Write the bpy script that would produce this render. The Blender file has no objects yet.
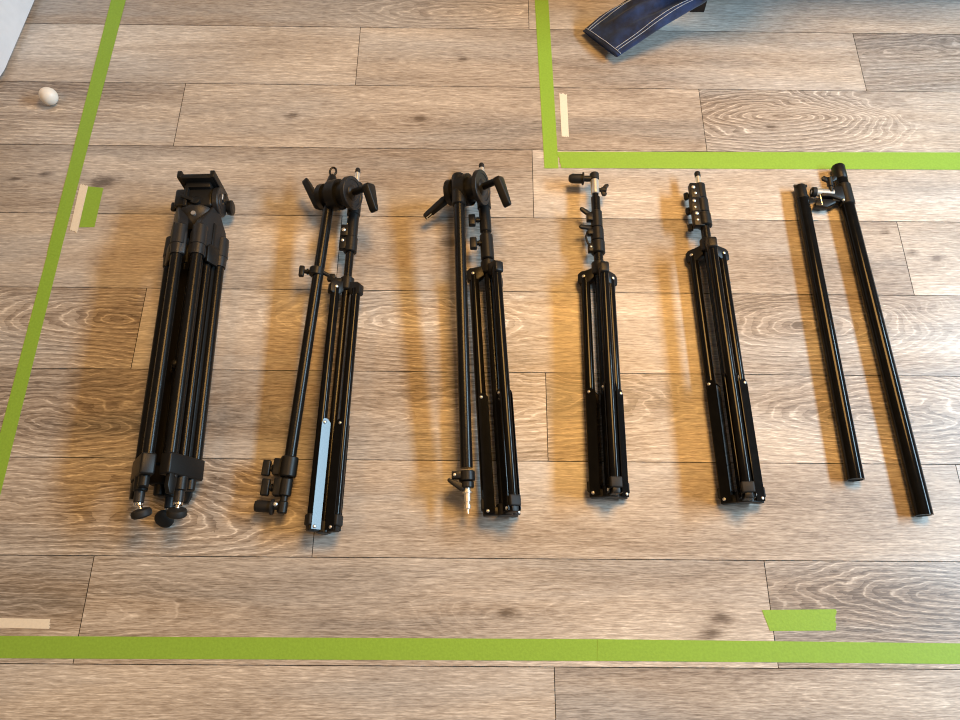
import bpy, bmesh, math, random
import numpy as np
from mathutils import Vector, Matrix
random.seed(7)
PI = math.pi
SC = bpy.context.scene
COL = SC.collection

# ------------------------------------------------------------------ camera
FPX, PITCH, ROLL, YAW, CAMH = 721.778, 1.192883, 0.0251143, -0.0175069, 1.382774
Y0, W = -0.0328177, 0.185                     # first plank seam and plank width


def cam_axes():
    cp, sp = math.cos(PITCH), math.sin(PITCH)
    f, u, x = Vector((0, cp, -sp)), Vector((0, sp, cp)), Vector((1, 0, 0))
    c, s = math.cos(ROLL), math.sin(ROLL)
    x, u = c * x + s * u, -s * x + c * u
    R = Matrix.Rotation(YAW, 3, 'Z')
    return R @ x, R @ u, R @ f


CX, CU, CF = cam_axes()


def P(px, py, z=0.0):
    """the point of the place seen at a spot of the photograph, at height z"""
    d = CF + CX * ((px - 480) / FPX) - CU * ((py - 360) / FPX)
    t = (z - CAMH) / d.z
    return Vector((t * d.x, t * d.y, z))


cd = bpy.data.cameras.new('camera')
cam = bpy.data.objects.new('camera', cd)
COL.objects.link(cam)
cd.sensor_fit = 'HORIZONTAL'
cd.sensor_width = 36
cd.lens = FPX / 960 * 36
cd.clip_start = 0.02
cam.matrix_world = Matrix(((CX.x, CU.x, -CF.x, 0), (CX.y, CU.y, -CF.y, 0), (CX.z, CU.z, -CF.z, CAMH), (0, 0, 0, 1)))
SC.camera = cam

# ------------------------------------------------------------------ materials


def new_mat(name):
    m = bpy.data.materials.new(name)
    m.use_nodes = True
    nt = m.node_tree
    return m, nt, nt.nodes['Principled BSDF']


def node(nt, t, **kw):
    n = nt.nodes.new(t)
    for k, v in kw.items():
        if k in n.inputs:
            n.inputs[k].default_value = v
        else:
            setattr(n, k, v)
    return n


def simple(name, col, rough=0.4, metal=0.0, coat=0.0, var=0.15, scale=60, bump=0.0, spec=0.5, aniso=None):
    m, nt, b = new_mat(name)
    tc = node(nt, 'ShaderNodeTexCoord')
    mp = node(nt, 'ShaderNodeMapping')
    if aniso:
        mp.inputs['Scale'].default_value = aniso
    nz = node(nt, 'ShaderNodeTexNoise', Scale=scale, Detail=4.0)
    nt.links.new(tc.outputs['Object'], mp.inputs[0])
    nt.links.new(mp.outputs[0], nz.inputs['Vector'])
    rp = node(nt, 'ShaderNodeValToRGB')
    lo = [c * (1 - var) for c in col] + [1]
    hi = [min(1, c * (1 + var)) for c in col] + [1]
    rp.color_ramp.elements[0].position, rp.color_ramp.elements[1].position = 0.3, 0.7
    rp.color_ramp.elements[0].color, rp.color_ramp.elements[1].color = lo, hi
    nt.links.new(nz.outputs['Fac'], rp.inputs[0])
    nt.links.new(rp.outputs[0], b.inputs['Base Color'])
    b.inputs['Roughness'].default_value = rough
    b.inputs['Metallic'].default_value = metal
    b.inputs['Coat Weight'].default_value = coat
    b.inputs['Specular IOR Level'].default_value = spec
    if bump:
        bp = node(nt, 'ShaderNodeBump', Strength=bump, Distance=0.001)
        nt.links.new(nz.outputs['Fac'], bp.inputs['Height'])
        nt.links.new(bp.outputs[0], b.inputs['Normal'])
    return m


M = {}
M['tube'] = simple('black_anodised_tube', (0.007, 0.0066, 0.0062), 0.26, 0.0, spec=0.24, var=0.2)
M['gloss'] = simple('glossy_black_paint', (0.006, 0.006, 0.006), 0.11, 0.0, spec=0.16, var=0.2)
M['matt'] = simple('matt_black_plastic', (0.010, 0.0098, 0.0095), 0.42, 0.0, bump=0.15, scale=500, spec=0.28)
M['casting'] = simple('grey_black_casting', (0.017, 0.017, 0.018), 0.42, 0.0, bump=0.2, scale=600, spec=0.35)
M['rubber'] = simple('black_rubber', (0.012, 0.012, 0.012), 0.6, 0.0, spec=0.35)
M['chrome'] = simple('chrome', (0.86, 0.84, 0.80), 0.16, 1.0, var=0.03)
M['rivet'] = simple('rivet_steel', (0.80, 0.79, 0.77), 0.34, 0.85, var=0.05)
M['silver'] = simple('brushed_aluminium', (0.88, 0.85, 0.78), 0.32, 0.75, var=0.05)
M['whitemark'] = simple('plain_white', (0.8, 0.8, 0.78), 0.5, 0.0, var=0.02)
M['green'] = simple('green_painters_tape', (0.255, 0.44, 0.048), 0.55, 0.0, var=0.07, scale=220, bump=0.25, spec=0.3)
M['mask'] = simple('cream_masking_tape', (0.80, 0.73, 0.60), 0.6, 0.0, var=0.04, scale=200, bump=0.2, spec=0.3)
M['egg'] = simple('white_egg_shell', (0.90, 0.86, 0.79), 0.38, 0.0, var=0.02, scale=90)
M['sheet'] = simple('white_cotton', (0.76, 0.77, 0.80), 0.8, 0.0, var=0.03, scale=40, bump=0.2, spec=0.2)
M['darkwood'] = simple('dark_stained_wood', (0.020, 0.010, 0.006), 0.4, 0.0, var=0.3, aniso=(1, 1, 0.1))
M['sofa'] = simple('charcoal_sofa_cloth', (0.07, 0.068, 0.066), 0.9, 0.0, var=0.2, scale=300, bump=0.4, spec=0.2)
M['thread'] = simple('pale_blue_thread', (0.50, 0.58, 0.72), 0.7, 0.0, var=0.1)
M['under'] = simple('dark_plank_joint', (0.030, 0.022, 0.016), 0.9, 0.0)


def denim():
    m, nt, b = new_mat('indigo_denim')
    tc = node(nt, 'ShaderNodeTexCoord')
    w = node(nt, 'ShaderNodeTexWave', Scale=260.0, Distortion=1.5)
    w.bands_direction = 'DIAGONAL'
    nz = node(nt, 'ShaderNodeTexNoise', Scale=22.0, Detail=6.0, Roughness=0.65)
    nt.links.new(tc.outputs['Object'], w.inputs[0])
    nt.links.new(tc.outputs['Object'], nz.inputs[0])
    r1 = node(nt, 'ShaderNodeValToRGB')
    e = r1.color_ramp.elements
    e[0].position, e[0].color = 0.35, (0.005, 0.011, 0.040, 1)
    e[1].position, e[1].color = 0.72, (0.022, 0.058, 0.20, 1)
    nt.links.new(nz.outputs['Fac'], r1.inputs[0])
    mx = node(nt, 'ShaderNodeMix', data_type='RGBA', blend_type='MULTIPLY')
    mx.inputs[0].default_value = 0.3
    nt.links.new(r1.outputs[0], mx.inputs[6])
    nt.links.new(w.outputs['Color'], mx.inputs[7])
    nt.links.new(mx.outputs[2], b.inputs['Base Color'])
    b.inputs['Roughness'].default_value = 0.85
    b.inputs['Sheen Weight'].default_value = 0.15
    bp = node(nt, 'ShaderNodeBump', Strength=0.3, Distance=0.002)
    nt.links.new(nz.outputs['Fac'], bp.inputs['Height'])
    nt.links.new(bp.outputs[0], b.inputs['Normal'])
    return m


M['denim'] = denim()


def wood():
    m, nt, b = new_mat('greige_oak_laminate')
    L = nt.links.new
    at = node(nt, 'ShaderNodeAttribute', attribute_name='grain_uv')
    ring = node(nt, 'ShaderNodeAttribute', attribute_name='ring')
    fig = node(nt, 'ShaderNodeAttribute', attribute_name='figure')
    tone = node(nt, 'ShaderNodeAttribute', attribute_name='tone')
    knot = node(nt, 'ShaderNodeAttribute', attribute_name='knot')

    def noise(sx, sy, detail=3.0, rough=0.6, dist=0.0):
        mp = node(nt, 'ShaderNodeMapping')
        mp.inputs['Scale'].default_value = (sx, sy, 1)
        L(at.outputs['Vector'], mp.inputs[0])
        n = node(nt, 'ShaderNodeTexNoise', Scale=1.0, Detail=detail, Roughness=rough, Distortion=dist)
        L(mp.outputs[0], n.inputs['Vector'])
        return n.outputs['Fac']

    def mth(op, a, bb=None, c=None, clamp=False):
        n = node(nt, 'ShaderNodeMath', operation=op, use_clamp=clamp)
        for i, v in enumerate((a, bb, c)):
            if v is None:
                continue
            if isinstance(v, (int, float)):
                n.inputs[i].default_value = v
            else:
                L(v, n.inputs[i])
        return n.outputs[0]

    def rng(v, a, bb, c=0.0, d=1.0):
        n = node(nt, 'ShaderNodeMapRange', clamp=True)
        L(v, n.inputs[0])
        for i, q in enumerate((a, bb, c, d)):
            n.inputs[i + 1].default_value = q
        return n.outputs[0]

    broad = noise(2.0, 15, 3, 0.55, 0.6)           # cloudy light and dark bands
    streak = noise(12, 290, 4, 0.72, 0.2)           # soft fibre streaks
    fine = noise(42, 520, 2, 0.7, 0.3)             # fine pores
    wob = noise(26, 60, 3, 0.6)
    # growth rings: thin pale (limed) lines with darker band beside them
    rr = mth('ADD', ring.outputs['Fac'], mth('MULTIPLY', wob, 0.9))
    ph = mth('FRACT', rr)
    line = rng(mth('ABSOLUTE', mth('SUBTRACT', ph, 0.5)), 0.015, 0.11, 1.0, 0.0)
    dark = rng(ph, 0.5, 1.0, 0.0, 1.0)
    brk = rng(noise(20, 90, 3, 0.6), 0.28, 0.48)
    line = mth('MULTIPLY', mth('MULTIPLY', line, brk), fig.outputs['Fac'])
    dark = mth('MULTIPLY', mth('MULTIPLY', dark, 0.24), fig.outputs['Fac'])
    v = mth('ADD', mth('MULTIPLY', rng(broad, 0.25, 0.75), 0.34), mth('MULTIPLY', rng(streak, 0.34, 0.66), 0.35))
    v = mth('ADD', v, mth('MULTIPLY', rng(fine, 0.36, 0.64), 0.38))
    v = mth('SUBTRACT', v, dark)
    v = mth('ADD', v, mth('MULTIPLY', line, 0.34))
    v = mth('ADD', v, tone.outputs['Fac'])
    v = mth('SUBTRACT', v, mth('MULTIPLY', knot.outputs['Fac'], 0.7))
    rp = node(nt, 'ShaderNodeValToRGB')
    cr = rp.color_ramp
    cr.elements[0].position, cr.elements[0].color = 0.0, (0.145, 0.111, 0.085, 1)
    cr.elements[1].position, cr.elements[1].color = 1.0, (0.82, 0.752, 0.662, 1)
    for p_, c_ in ((0.28, (0.290, 0.238, 0.194, 1)), (0.55, (0.445, 0.383, 0.322, 1)), (0.78, (0.600, 0.532, 0.456, 1))):
        el = cr.elements.new(p_)
        el.color = c_
    L(v, rp.inputs[0])
    grey = node(nt, 'ShaderNodeMix', data_type='RGBA', blend_type='MIX')
    hs = node(nt, 'ShaderNodeHueSaturation', Saturation=0.55, Value=0.93)
    L(rp.outputs[0], hs.inputs['Color'])
    gm = rng(noise(1.4, 9, 2, 0.5, 0.4), 0.45, 0.65)
    L(gm, grey.inputs[0])
    L(rp.outputs[0], grey.inputs[6])
    L(hs.outputs[0], grey.inputs[7])
    L(grey.outputs[2], b.inputs['Base Color'])
    b.inputs['Roughness'].default_value = 0.38
    b.inputs['Specular IOR Level'].default_value = 0.5
    L(rng(streak, 0.2, 0.8, 0.42, 0.34), b.inputs['Roughness'])
    bp = node(nt, 'ShaderNodeBump', Strength=0.22, Distance=0.0006)
    L(mth('ADD', streak, mth('MULTIPLY', fine, 0.7)), bp.inputs['Height'])
    L(bp.outputs[0], b.inputs['Normal'])
    return m


M['wood'] = wood()

# ------------------------------------------------------------------ object helpers


def tag(o, label=None, cat=None, group=None, kind=None):
    if label:
        o['label'] = label
    if cat:
        o['category'] = cat
    if group:
        o['group'] = group
    if kind:
        o['kind'] = kind
    return o


def thing(name, label, cat, loc, group=None):
    o = bpy.data.objects.new(name, None)
    o.empty_display_size = 0.05
    o.location = loc
    COL.objects.link(o)
    return tag(o, label, cat, group)


def ortho(ax, hint=None):
    ax = Vector(ax).normalized()
    h = Vector(hint) if hint is not None else (Vector((0, 0, 1)) if abs(ax.z) < 0.9 else Vector((0, 1, 0)))
    e1 = (h - ax * h.dot(ax)).normalized()
    return e1, ax.cross(e1)


class MB:
    def __init__(self):
        self.bm = bmesh.new()

    def rings(self, rings, cap0=True, cap1=True, closed=False):
        vs = [[self.bm.verts.new(p) for p in r] for r in rings]
        n = len(vs[0])
        for a, b in zip(vs[:-1], vs[1:]) if not closed else zip(vs, vs[1:] + vs[:1]):
            for i in range(n):
                self.bm.faces.new((a[i], a[(i + 1) % n], b[(i + 1) % n], b[i]))
        if not closed:
            if cap0:
                self.bm.faces.new(list(reversed(vs[0])))
            if cap1:
                self.bm.faces.new(vs[-1])
        return self

    def lathe(self, o, ax, prof, seg=24, hint=None):
        o, ax = Vector(o), Vector(ax).normalized()
        e1, e2 = ortho(ax, hint)
        self.rings([[o + ax * h + (e1 * math.cos(2 * PI * i / seg) + e2 * math.sin(2 * PI * i / seg)) * max(r, 1e-5)
                     for i in range(seg)] for h, r in prof])
        return self

    def tube(self, p0, p1, r0, r1=None, seg=20, bev=0.0):
        p0, p1 = Vector(p0), Vector(p1)
        r1 = r0 if r1 is None else r1
        l = (p1 - p0).length
        if bev:
            pr = [(0, r0 - bev), (bev, r0), (l - bev, r1), (l, r1 - bev)]
        else:
            pr = [(0, r0), (l, r1)]
        return self.lathe(p0, p1 - p0, pr, seg)

    def hollow(self, p0, p1, r, ri, seg=24):
        p0, p1 = Vector(p0), Vector(p1)
        ax = (p1 - p0).normalized()
        l = (p1 - p0).length
        e1, e2 = ortho(ax)
        rs = []
        for h, q in ((0, ri), (0, r), (l, r), (l, ri)):
            rs.append([p0 + ax * h + (e1 * math.cos(2 * PI * i / seg) + e2 * math.sin(2 * PI * i / seg)) * q for i in range(seg)])
        self.rings(rs, closed=True)
        return self

    def box(self, c, ex, ey, ez, bev=0.0, seg=2, taper=None):
        """half extents given as vectors"""
        c, ex, ey, ez = Vector(c), Vector(ex), Vector(ey), Vector(ez)
        t = taper or (1, 1)
        b2 = bmesh.new()
        vs = []
        for sz in (-1, 1):
            k = (1, 1) if sz < 0 else t
            for sx, sy in ((-1, -1), (1, -1), (1, 1), (-1, 1)):
                vs.append(b2.verts.new(c + ex * sx * k[0] + ey * sy * k[1] + ez * sz))
        for f in ((3, 2, 1, 0), (4, 5, 6, 7), (0, 1, 5, 4), (1, 2, 6, 5), (2, 3, 7, 6), (3, 0, 4, 7)):
            b2.faces.new([vs[i] for i in f])
        self._merge(b2, bev, seg)
        return self

    def prism(self, pts, o, ex, ey, ez, bev=0.0, seg=2):
        """polygon in the (ex, ey) plane about o, extruded along vector ez both ways"""
        o, ex, ey, ez = Vector(o), Vector(ex), Vector(ey), Vector(ez)
        b2 = bmesh.new()
        a = [b2.verts.new(o + ex * x + ey * y - ez) for x, y in pts]
        b = [b2.verts.new(o + ex * x + ey * y + ez) for x, y in pts]
        n = len(pts)
        b2.faces.new(list(reversed(a)))
        b2.faces.new(b)
        for i in range(n):
            b2.faces.new((a[i], a[(i + 1) % n], b[(i + 1) % n], b[i]))
        self._merge(b2, bev, seg)
        return self

    def _merge(self, b2, bev, seg):
        bmesh.ops.recalc_face_normals(b2, faces=b2.faces)
        if bev:
            bmesh.ops.bevel(b2, geom=list(b2.edges), offset=bev, segments=seg, profile=0.5, affect='EDGES', clamp_overlap=True)
        me = bpy.data.meshes.new('tmp')
        b2.to_mesh(me)
        b2.free()
        self.bm.from_mesh(me)
        bpy.data.meshes.remove(me)

    def path(self, pts, r, seg=10):
        pts = [Vector(p) for p in pts]
        rs = []
        hint = None
        for i, p in enumerate(pts):
            d = (pts[min(i + 1, len(pts) - 1)] - pts[max(i - 1, 0)]).normalized()
            e1, e2 = ortho(d, hint)
            hint = e1
            q = r[i] if isinstance(r, (list, tuple)) else r
            rs.append([p + (e1 * math.cos(2 * PI * k / seg) + e2 * math.sin(2 * PI * k / seg)) * q for k in range(seg)])
        return self.rings(rs)

    def build(self, name, mat, parent=None, angle=35, label=None, smooth=True):
        bmesh.ops.recalc_face_normals(self.bm, faces=self.bm.faces)
        base = Vector((0, 0, 0))
        if parent is not None:
            r = parent
            while r is not None:
                base += r.location
                r = r.parent
        for v in self.bm.verts:
            v.co -= base
        me = bpy.data.meshes.new(name)
        self.bm.to_mesh(me)
        self.bm.free()
        me.materials.append(M[mat])
        if smooth:
            me.polygons.foreach_set('use_smooth', [True] * len(me.polygons))
            me.set_sharp_from_angle(angle=math.radians(angle))
        o = bpy.data.objects.new(name, me)
        COL.objects.link(o)
        if parent is not None:
            o.parent = parent
        if label:
            o['label'] = label
        return o


class Fr:
    """frame of something lying on the floor: s along, t across (right), z up"""

    def __init__(self, foot, head):
        foot, head = Vector(foot), Vector(head)
        self.o = Vector((foot.x, foot.y, 0))
        d = Vector((head.x - foot.x, head.y - foot.y, 0))
        self.L = d.length
        self.a = d.normalized()
        self.b = Vector((self.a.y, -self.a.x, 0))
        self.z = Vector((0, 0, 1))

    def __call__(self, s, t, z):
        return self.o + self.a * s + self.b * t + self.z * z

    def s(self, px, py, z):
        return (P(px, py, z) - self.o).dot(self.a)

    def t(self, px, py, z):
        return (P(px, py, z) - self.o).dot(self.b)


# ------------------------------------------------------------------ floor
JO = {-4: .95, -3: .541, -2: .94, -1: .144, 0: .541, 1: -.30, 2: .144, 3: -.703, 4: .943, 5: .128, 6: .537, 7: .947, 8: .128,
      9: .6, 10: -.2, 11: .9, 12: .3, 13: -.5}
PL = 1.2435
# growth figures seen in the photograph: (pixel x, y) -> centre of a swirl, strength
SW = [(165, 508, 1.25, .34), (40, 515, .8, .12), (372, 506, .5, .12), (800, 497, .45, .13), (60, 604, .7, .12), (505, 613, .45, .30), (930, 602, 1.1, .2), (730, 617, .4, .2),
      (120, 716, .6, .1), (900, 700, .6, .12), (34, 430, 1.1, .26), (362, 413, .6, .14), (530, 402, 1., .2), (895, 412, 1.0, .24), (112, 322, 1.2, .24), (430, 318, 1., .2),
      (800, 326, .9, .34), (540, 240, .3, .2), (910, 258, .4, .3), (450, 245, .3, .2), (25, 178, .5, .3), (600, 185, .3, .2), (25, 112, .9, .10), (110, 115, .6, .1),
      (280, 116, .5, .2), (420, 117, .5, .25), (772, 118, 1.2, .42), (463, 58, .4, .25), (300, 50, .4, .14), (905, 54, .8, .2), (480, 8, .9, .14), (60, 45, .4, .15), (660, 62, .3, .2)]
KN = [(507, 613, .011), (293, 115, .007), (420, 118, .009), (463, 59, .009), (912, 253, .008), (937, 258, .010), (15, 179, .009), (44, 174, .008), (103, 182, .016), (450, 242, .010),
      (770, 127, .007), (720, 617, .010), (711, 633, .010), (797, 325, .008), (885, 232, .006)]


def vnoise(rs, x, y):
    """smooth value noise on arrays"""
    xi, yi = np.floor(x).astype(int), np.floor(y).astype(int)
    xf, yf = x - xi, y - yi
    T = rs.random((64, 64))
    u, v = xf * xf * (3 - 2 * xf), yf * yf * (3 - 2 * yf)
    g = lambda i, j: T[i % 64, j % 64]
    return (g(xi, yi) * (1 - u) + g(xi + 1, yi) * u) * (1 - v) + (g(xi, yi + 1) * (1 - u) + g(xi + 1, yi + 1) * u) * v


def make_floor():
    XA, XB = -2.3, 2.9
    V, Fc, A_uv, A_r, A_f, A_t, A_k = [], [], [], [], [], [], []
    nv = 0
    sw = [(P(a, b), s, g) for a, b, s, g in SW]
    kn = [(P(a, b), r) for a, b, r in KN]
    gap = 0.0007
    for k in range(-4, 13):
        ya, yb = Y0 + k * W + gap, Y0 + (k + 1) * W - gap
        xs = []
        x = JO[k]
        pl = 1.62 if k == 8 else PL
        while x > XA:
            x -= pl
        while x < XB:
            xs.append(x)
            x += pl
        xs.append(x)
        for x0, x1 in zip(xs[:-1], xs[1:]):
            xa, xb = max(x0 + gap, XA), min(x1 - gap, XB)
            if xb - xa < 0.01:
                continue
            rs = np.random.default_rng(int((k + 10) * 100 + round((x0 + 5) * 7)))
            vis = k >= -1 and k <= 8
            nx = max(2, int((xb - xa) / (0.009 if vis else 0.03)))
            ny = 38 if vis else 10
            X = np.linspace(xa, xb, nx)
            Y = np.linspace(ya, yb, ny)
            GX, GY = np.meshgrid(X, Y, indexing='ij')
            gx, gy = GX.ravel(), GY.ravel()
            ox, oy = rs.random() * 40, rs.random() * 40
            # distortion of the growth field
            n1 = vnoise(rs, gx * 3.1 + ox, gy * 9 + oy) - .5
            n2 = vnoise(rs, gx * 9 + ox, gy * 34 + oy) - .5
            n3 = vnoise(rs, gx * 26 + ox, gy * 70 + oy) - .5
            yy = gy + n1 * .042 + n2 * .011 + n3 * .004
            xx = gx + n2 * .07 + n1 * .10
            base = .12 + np.abs(yy - (ya + W * (1.6 if rs.random() > .5 else -.6))) * .8
            f, st = base * 1.0, np.full(gx.shape, .10)
            mine = [(c, s, g) for c, s, g in sw if ya - .02 < c.y < yb + .02 and xa - .05 < c.x < xb + .05]
            if not mine and not vis:
                mine = [(Vector((xa + rs.random() * (xb - xa), (ya + yb) / 2, 0)), .6, .13)]
            if mine:
                ex = 0
                for c, s, g in mine:
                    cy = min(max(c.y, ya + .03), yb - .03)
                    d = np.sqrt((yy - cy) ** 2 + ((xx - c.x) * g) ** 2 + 1e-6)
                    ex = ex + np.exp(-d / .012)
                    st = np.maximum(st, (s if s > .65 else s * .6) * np.clip(1.55 - np.sqrt(((gx - c.x) / .30) ** 2 + ((gy - cy) / .16) ** 2), .08, 1))
                f = -.012 * np.log(ex + 1e-9)
                f = np.minimum(f, .14)
            ring = f / .0105 + n3 * .5 + n2 * .8
            kk = np.zeros(gx.shape)
            for c, r in kn:
                if ya < c.y < yb and xa < c.x < xb:
                    d2 = ((gx - c.x) / (r * 1.5)) ** 2 + ((gy - c.y) / (r * .75)) ** 2
                    kk = np.maximum(kk, np.exp(-d2 * np.clip(1 + 1.2 * n3 + 1.2 * n2, .35, 2)))
            tone = np.full(gx.shape, (rs.random() - .5) * .10)
            band = vnoise(rs, gx * 1.6 + ox, gy * 11 + oy)
            tone = tone + (band - .5) * .46 - np.clip(st - .3, 0, 1) * .10
            V.append(np.stack([gx, gy, np.zeros(gx.shape)], 1))
            A_uv.append(np.stack([gx + ox, gy + oy, np.zeros(gx.shape)], 1))
            A_r.append(ring), A_f.append(st), A_t.append(tone), A_k.append(kk)
            idx = np.arange(nx * ny).reshape(nx, ny) + nv
            q = np.stack([idx[:-1, :-1], idx[1:, :-1], idx[1:, 1:], idx[:-1, 1:]], -1).reshape(-1, 4)
            Fc.append(q)
            nv += nx * ny
    # underlay that shows in the joints
    V.append(np.array([[XA, Y0 - 4 * W, -.0025], [XB, Y0 - 4 * W, -.0025], [XB, Y0 + 13 * W, -.0025], [XA, Y0 + 13 * W, -.0025]]))
    A_uv.append(np.zeros((4, 3)))
    for A in (A_r, A_f, A_t, A_k):
        A.append(np.zeros(4))
    nwood = sum(len(q) for q in Fc)
    Fc.append(np.array([[nv, nv + 1, nv + 2, nv + 3]]))
    V, Fc = np.concatenate(V), np.concatenate(Fc)
    me = bpy.data.meshes.new('floor')
    me.vertices.add(len(V))
    me.vertices.foreach_set('co', V.astype(np.float32).ravel())
    me.loops.add(Fc.size)
    me.loops.foreach_set('vertex_index', Fc.astype(np.int32).ravel())
    me.polygons.add(len(Fc))
    me.polygons.foreach_set('loop_start', np.arange(0, Fc.size, 4, dtype=np.int32))
    me.update(calc_edges=True)
    me.materials.append(M['wood'])
    me.materials.append(M['under'])
    mi = np.zeros(len(Fc), dtype=np.int32)
    mi[nwood:] = 1
    me.polygons.foreach_set('material_index', mi)
    a = me.attributes.new('grain_uv', 'FLOAT_VECTOR', 'POINT')
    a.data.foreach_set('vector', np.concatenate(A_uv).astype(np.float32).ravel())
    for nm, A in (('ring', A_r), ('figure', A_f), ('tone', A_t), ('knot', A_k)):
        a = me.attributes.new(nm, 'FLOAT', 'POINT')
        a.data.foreach_set('value', np.concatenate(A).astype(np.float32))
    me.validate()
    o = bpy.data.objects.new('floor', me)
    COL.objects.link(o)
    o['kind'] = 'structure'
    o['label'] = 'grey brown oak laminate plank floor'


make_floor()

# ------------------------------------------------------------------ tape


def tape(name, px, mat, z, label, cat='tape', group=None, torn=None, pts=None):
    """flat strip of tape: four photo corners (start left, start right, end right, end left); torn = ends with ragged edges"""
    q = pts or [P(a, b) for a, b in px]
    rnd = random.Random(int(sum(a.x * 1000 + a.y * 333 for a in q)))
    n = max(4, int(((q[3] - q[0]).length) / .03))
    m = 10
    b = bmesh.new()
    th = .00035
    grid = []
    rag = [[rnd.uniform(-.0018, .0018) for _ in range(m + 1)] for _ in range(2)]
    dirv = (q[3] - q[0]).normalized()
    for i in range(n + 1):
        u = i / n
        row = []
        for j in range(m + 1):
            v = j / m
            p = (q[0] * (1 - u) + q[3] * u) * (1 - v) + (q[1] * (1 - u) + q[2] * u) * v
            if torn and torn[0] and i == 0:
                p = p + dirv * rag[0][j]
            if torn and torn[1] and i == n:
                p = p + dirv * rag[1][j]
            wv = 0.00012 * math.sin(u * n * 1.3 + v * 4) if 0 < i < n else 0
            row.append(Vector((p.x, p.y, z + th + abs(wv))))
        grid.append(row)
    top = [[b.verts.new(p) for p in r] for r in grid]
    bot = [[b.verts.new(Vector((p.x, p.y, z))) for p in r] for r in grid]
    for i in range(n):
        for j in range(m):
            b.faces.new((top[i][j], top[i + 1][j], top[i + 1][j + 1], top[i][j + 1]))
            b.faces.new((bot[i][j], bot[i][j + 1], bot[i + 1][j + 1], bot[i + 1][j]))
    for i in range(n):
        for j in (0, m):
            b.faces.new((top[i][j], top[i + 1][j], bot[i + 1][j], bot[i][j]))
    for j in range(m):
        for i in (0, n):
            b.faces.new((top[i][j], top[i][j + 1], bot[i][j + 1], bot[i][j]))
    mb = MB()
    mb.bm.free()
    mb.bm = b
    o = mb.build(name, mat)
    tag(o, label, cat, group)
    # origin at the strip's middle
    c = sum(q, Vector()) / 4
    c.z = 0
    for v in o.data.vertices:
        v.co -= c
    o.location = c
    return o


GT, MT = 'green tape strips on the floor', 'cream masking tape strips on the floor'
Z0 = .0002
tape('green_tape', [(125.2, -55), (140.2, -55), (59.5, 257), (47.3, 253)], 'green', Z0 + .0004,
     'long green tape strip from top edge down to the joint left of the bulky tripod', group=GT, torn=(0, 1))
tape('green_tape', [(49.2, 247), (61.8, 248), (-42, 665), (-60.5, 665)], 'green', Z0,
     'green tape strip running off the left frame edge, below the joint', group=GT)
tape('green_tape', [(533, -30), (546.5, -30), (558.5, 168.5), (544.5, 168.5)], 'green', Z0,
     'green tape strip running straight up to the top edge, left of the jeans', group=GT)
tape('green_tape', [(562, 168.3), (556.5, 152.0), (1030, 152.8), (1030, 170.2)], 'green', Z0 + .0004,
     'green tape strip running right from the corner above the thinner stands', group=GT, torn=(1, 0))
tape('green_tape', [(-70, 658), (-70, 635.5), (603, 639.2), (603, 660.9)], 'green', Z0,
     'longest bottom green tape strip, left of its joint, below the bulky tripod', group=GT)
tape('green_tape', [(597, 660.8), (597.7, 639.1), (1030, 644.2), (1030, 664.6)], 'green', Z0 + .0004,
     'bottom green tape strip right of its joint, running off the right edge', group=GT)
tape('green_tape', [(770, 631), (761.8, 610), (836, 609.2), (836, 630.5)], 'green', Z0,
     'short green tape piece with angled end above the bottom right strip', group=GT, torn=(0, 1))
tape('green_tape', [(88, 186.5), (103.5, 188), (94.5, 227.3), (79.2, 227.5)], 'green', Z0,
     'short green tape piece beside cream tape, left of the bulky tripod', group=GT)
tape('masking_tape', [(80.5, 184), (88.3, 186.2), (77.3, 233), (70, 230)], 'mask', Z0 + .0004,
     'cream masking tape piece squeezed between long and short green tapes', group=MT, torn=(1, 1))
tape('masking_tape', [(559.3, 93.5), (566.8, 94.5), (568.9, 136.8), (561.7, 136.5)], 'mask', Z0,
     'short upright cream masking tape piece below the jeans hem', group=MT, torn=(1, 1))
tape('masking_tape', [(-30, 627), (-30, 617.3), (51, 619.2), (49.3, 628.9)], 'mask', Z0,
     'cream masking tape piece at the bottom left frame edge', group=MT, torn=(0, 1))

#S0#
# ------------------------------------------------------------------ folded stands


def t_knob(root, p, d, bar, stem=.014, half=.009, r=.0045, name='locking_knob', mat='matt', thick=.0055):
    """clamp screw: stem along d from p, flat grip along bar at its end"""
    d, bar = Vector(d).normalized(), Vector(bar).normalized()
    n = d.cross(bar).normalized()
    m = MB()
    m.tube(p, p + d * stem, r)
    m.tube(p + d * (stem * .35), p + d * (stem * .6), r * 1.4)
    m.box(p + d * (stem + thick), d * thick, bar * half, n * thick * .85, .0028, 3)
    return m.build(name, mat, root)


def wing_knob(root, p, d, bar, name='wing_knob', half=.012, stem=.010, mat='matt'):
    d, bar = Vector(d).normalized(), Vector(bar).normalized()
    n = d.cross(bar).normalized()
    m = MB()
    m.tube(p, p + d * stem, .0045)
    m.tube(p + d * stem * .5, p + d * (stem + .008), .0065, bev=.001)
    for s in (-1, 1):
        m.prism([(-.004, 0), (.006, 0), (.012, half * .75), (.009, half * 1.1), (.002, half * 1.05), (-.004, .004)],
                p + d * stem, d, bar * s, n * .0032, .0015)
    return m.build(name, mat, root)


def rivet(root, p, d, r=.0032, h=.0022, name='rivet', mat='rivet'):
    d = Vector(d).normalized()
    m = MB()
    m.lathe(p - d * .002, d, [(0, r), (.002 + h * .35, r), (.002 + h * .8, r * .75), (.002 + h, r * .3)], 14)
    return m.build(name, mat, root)


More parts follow.
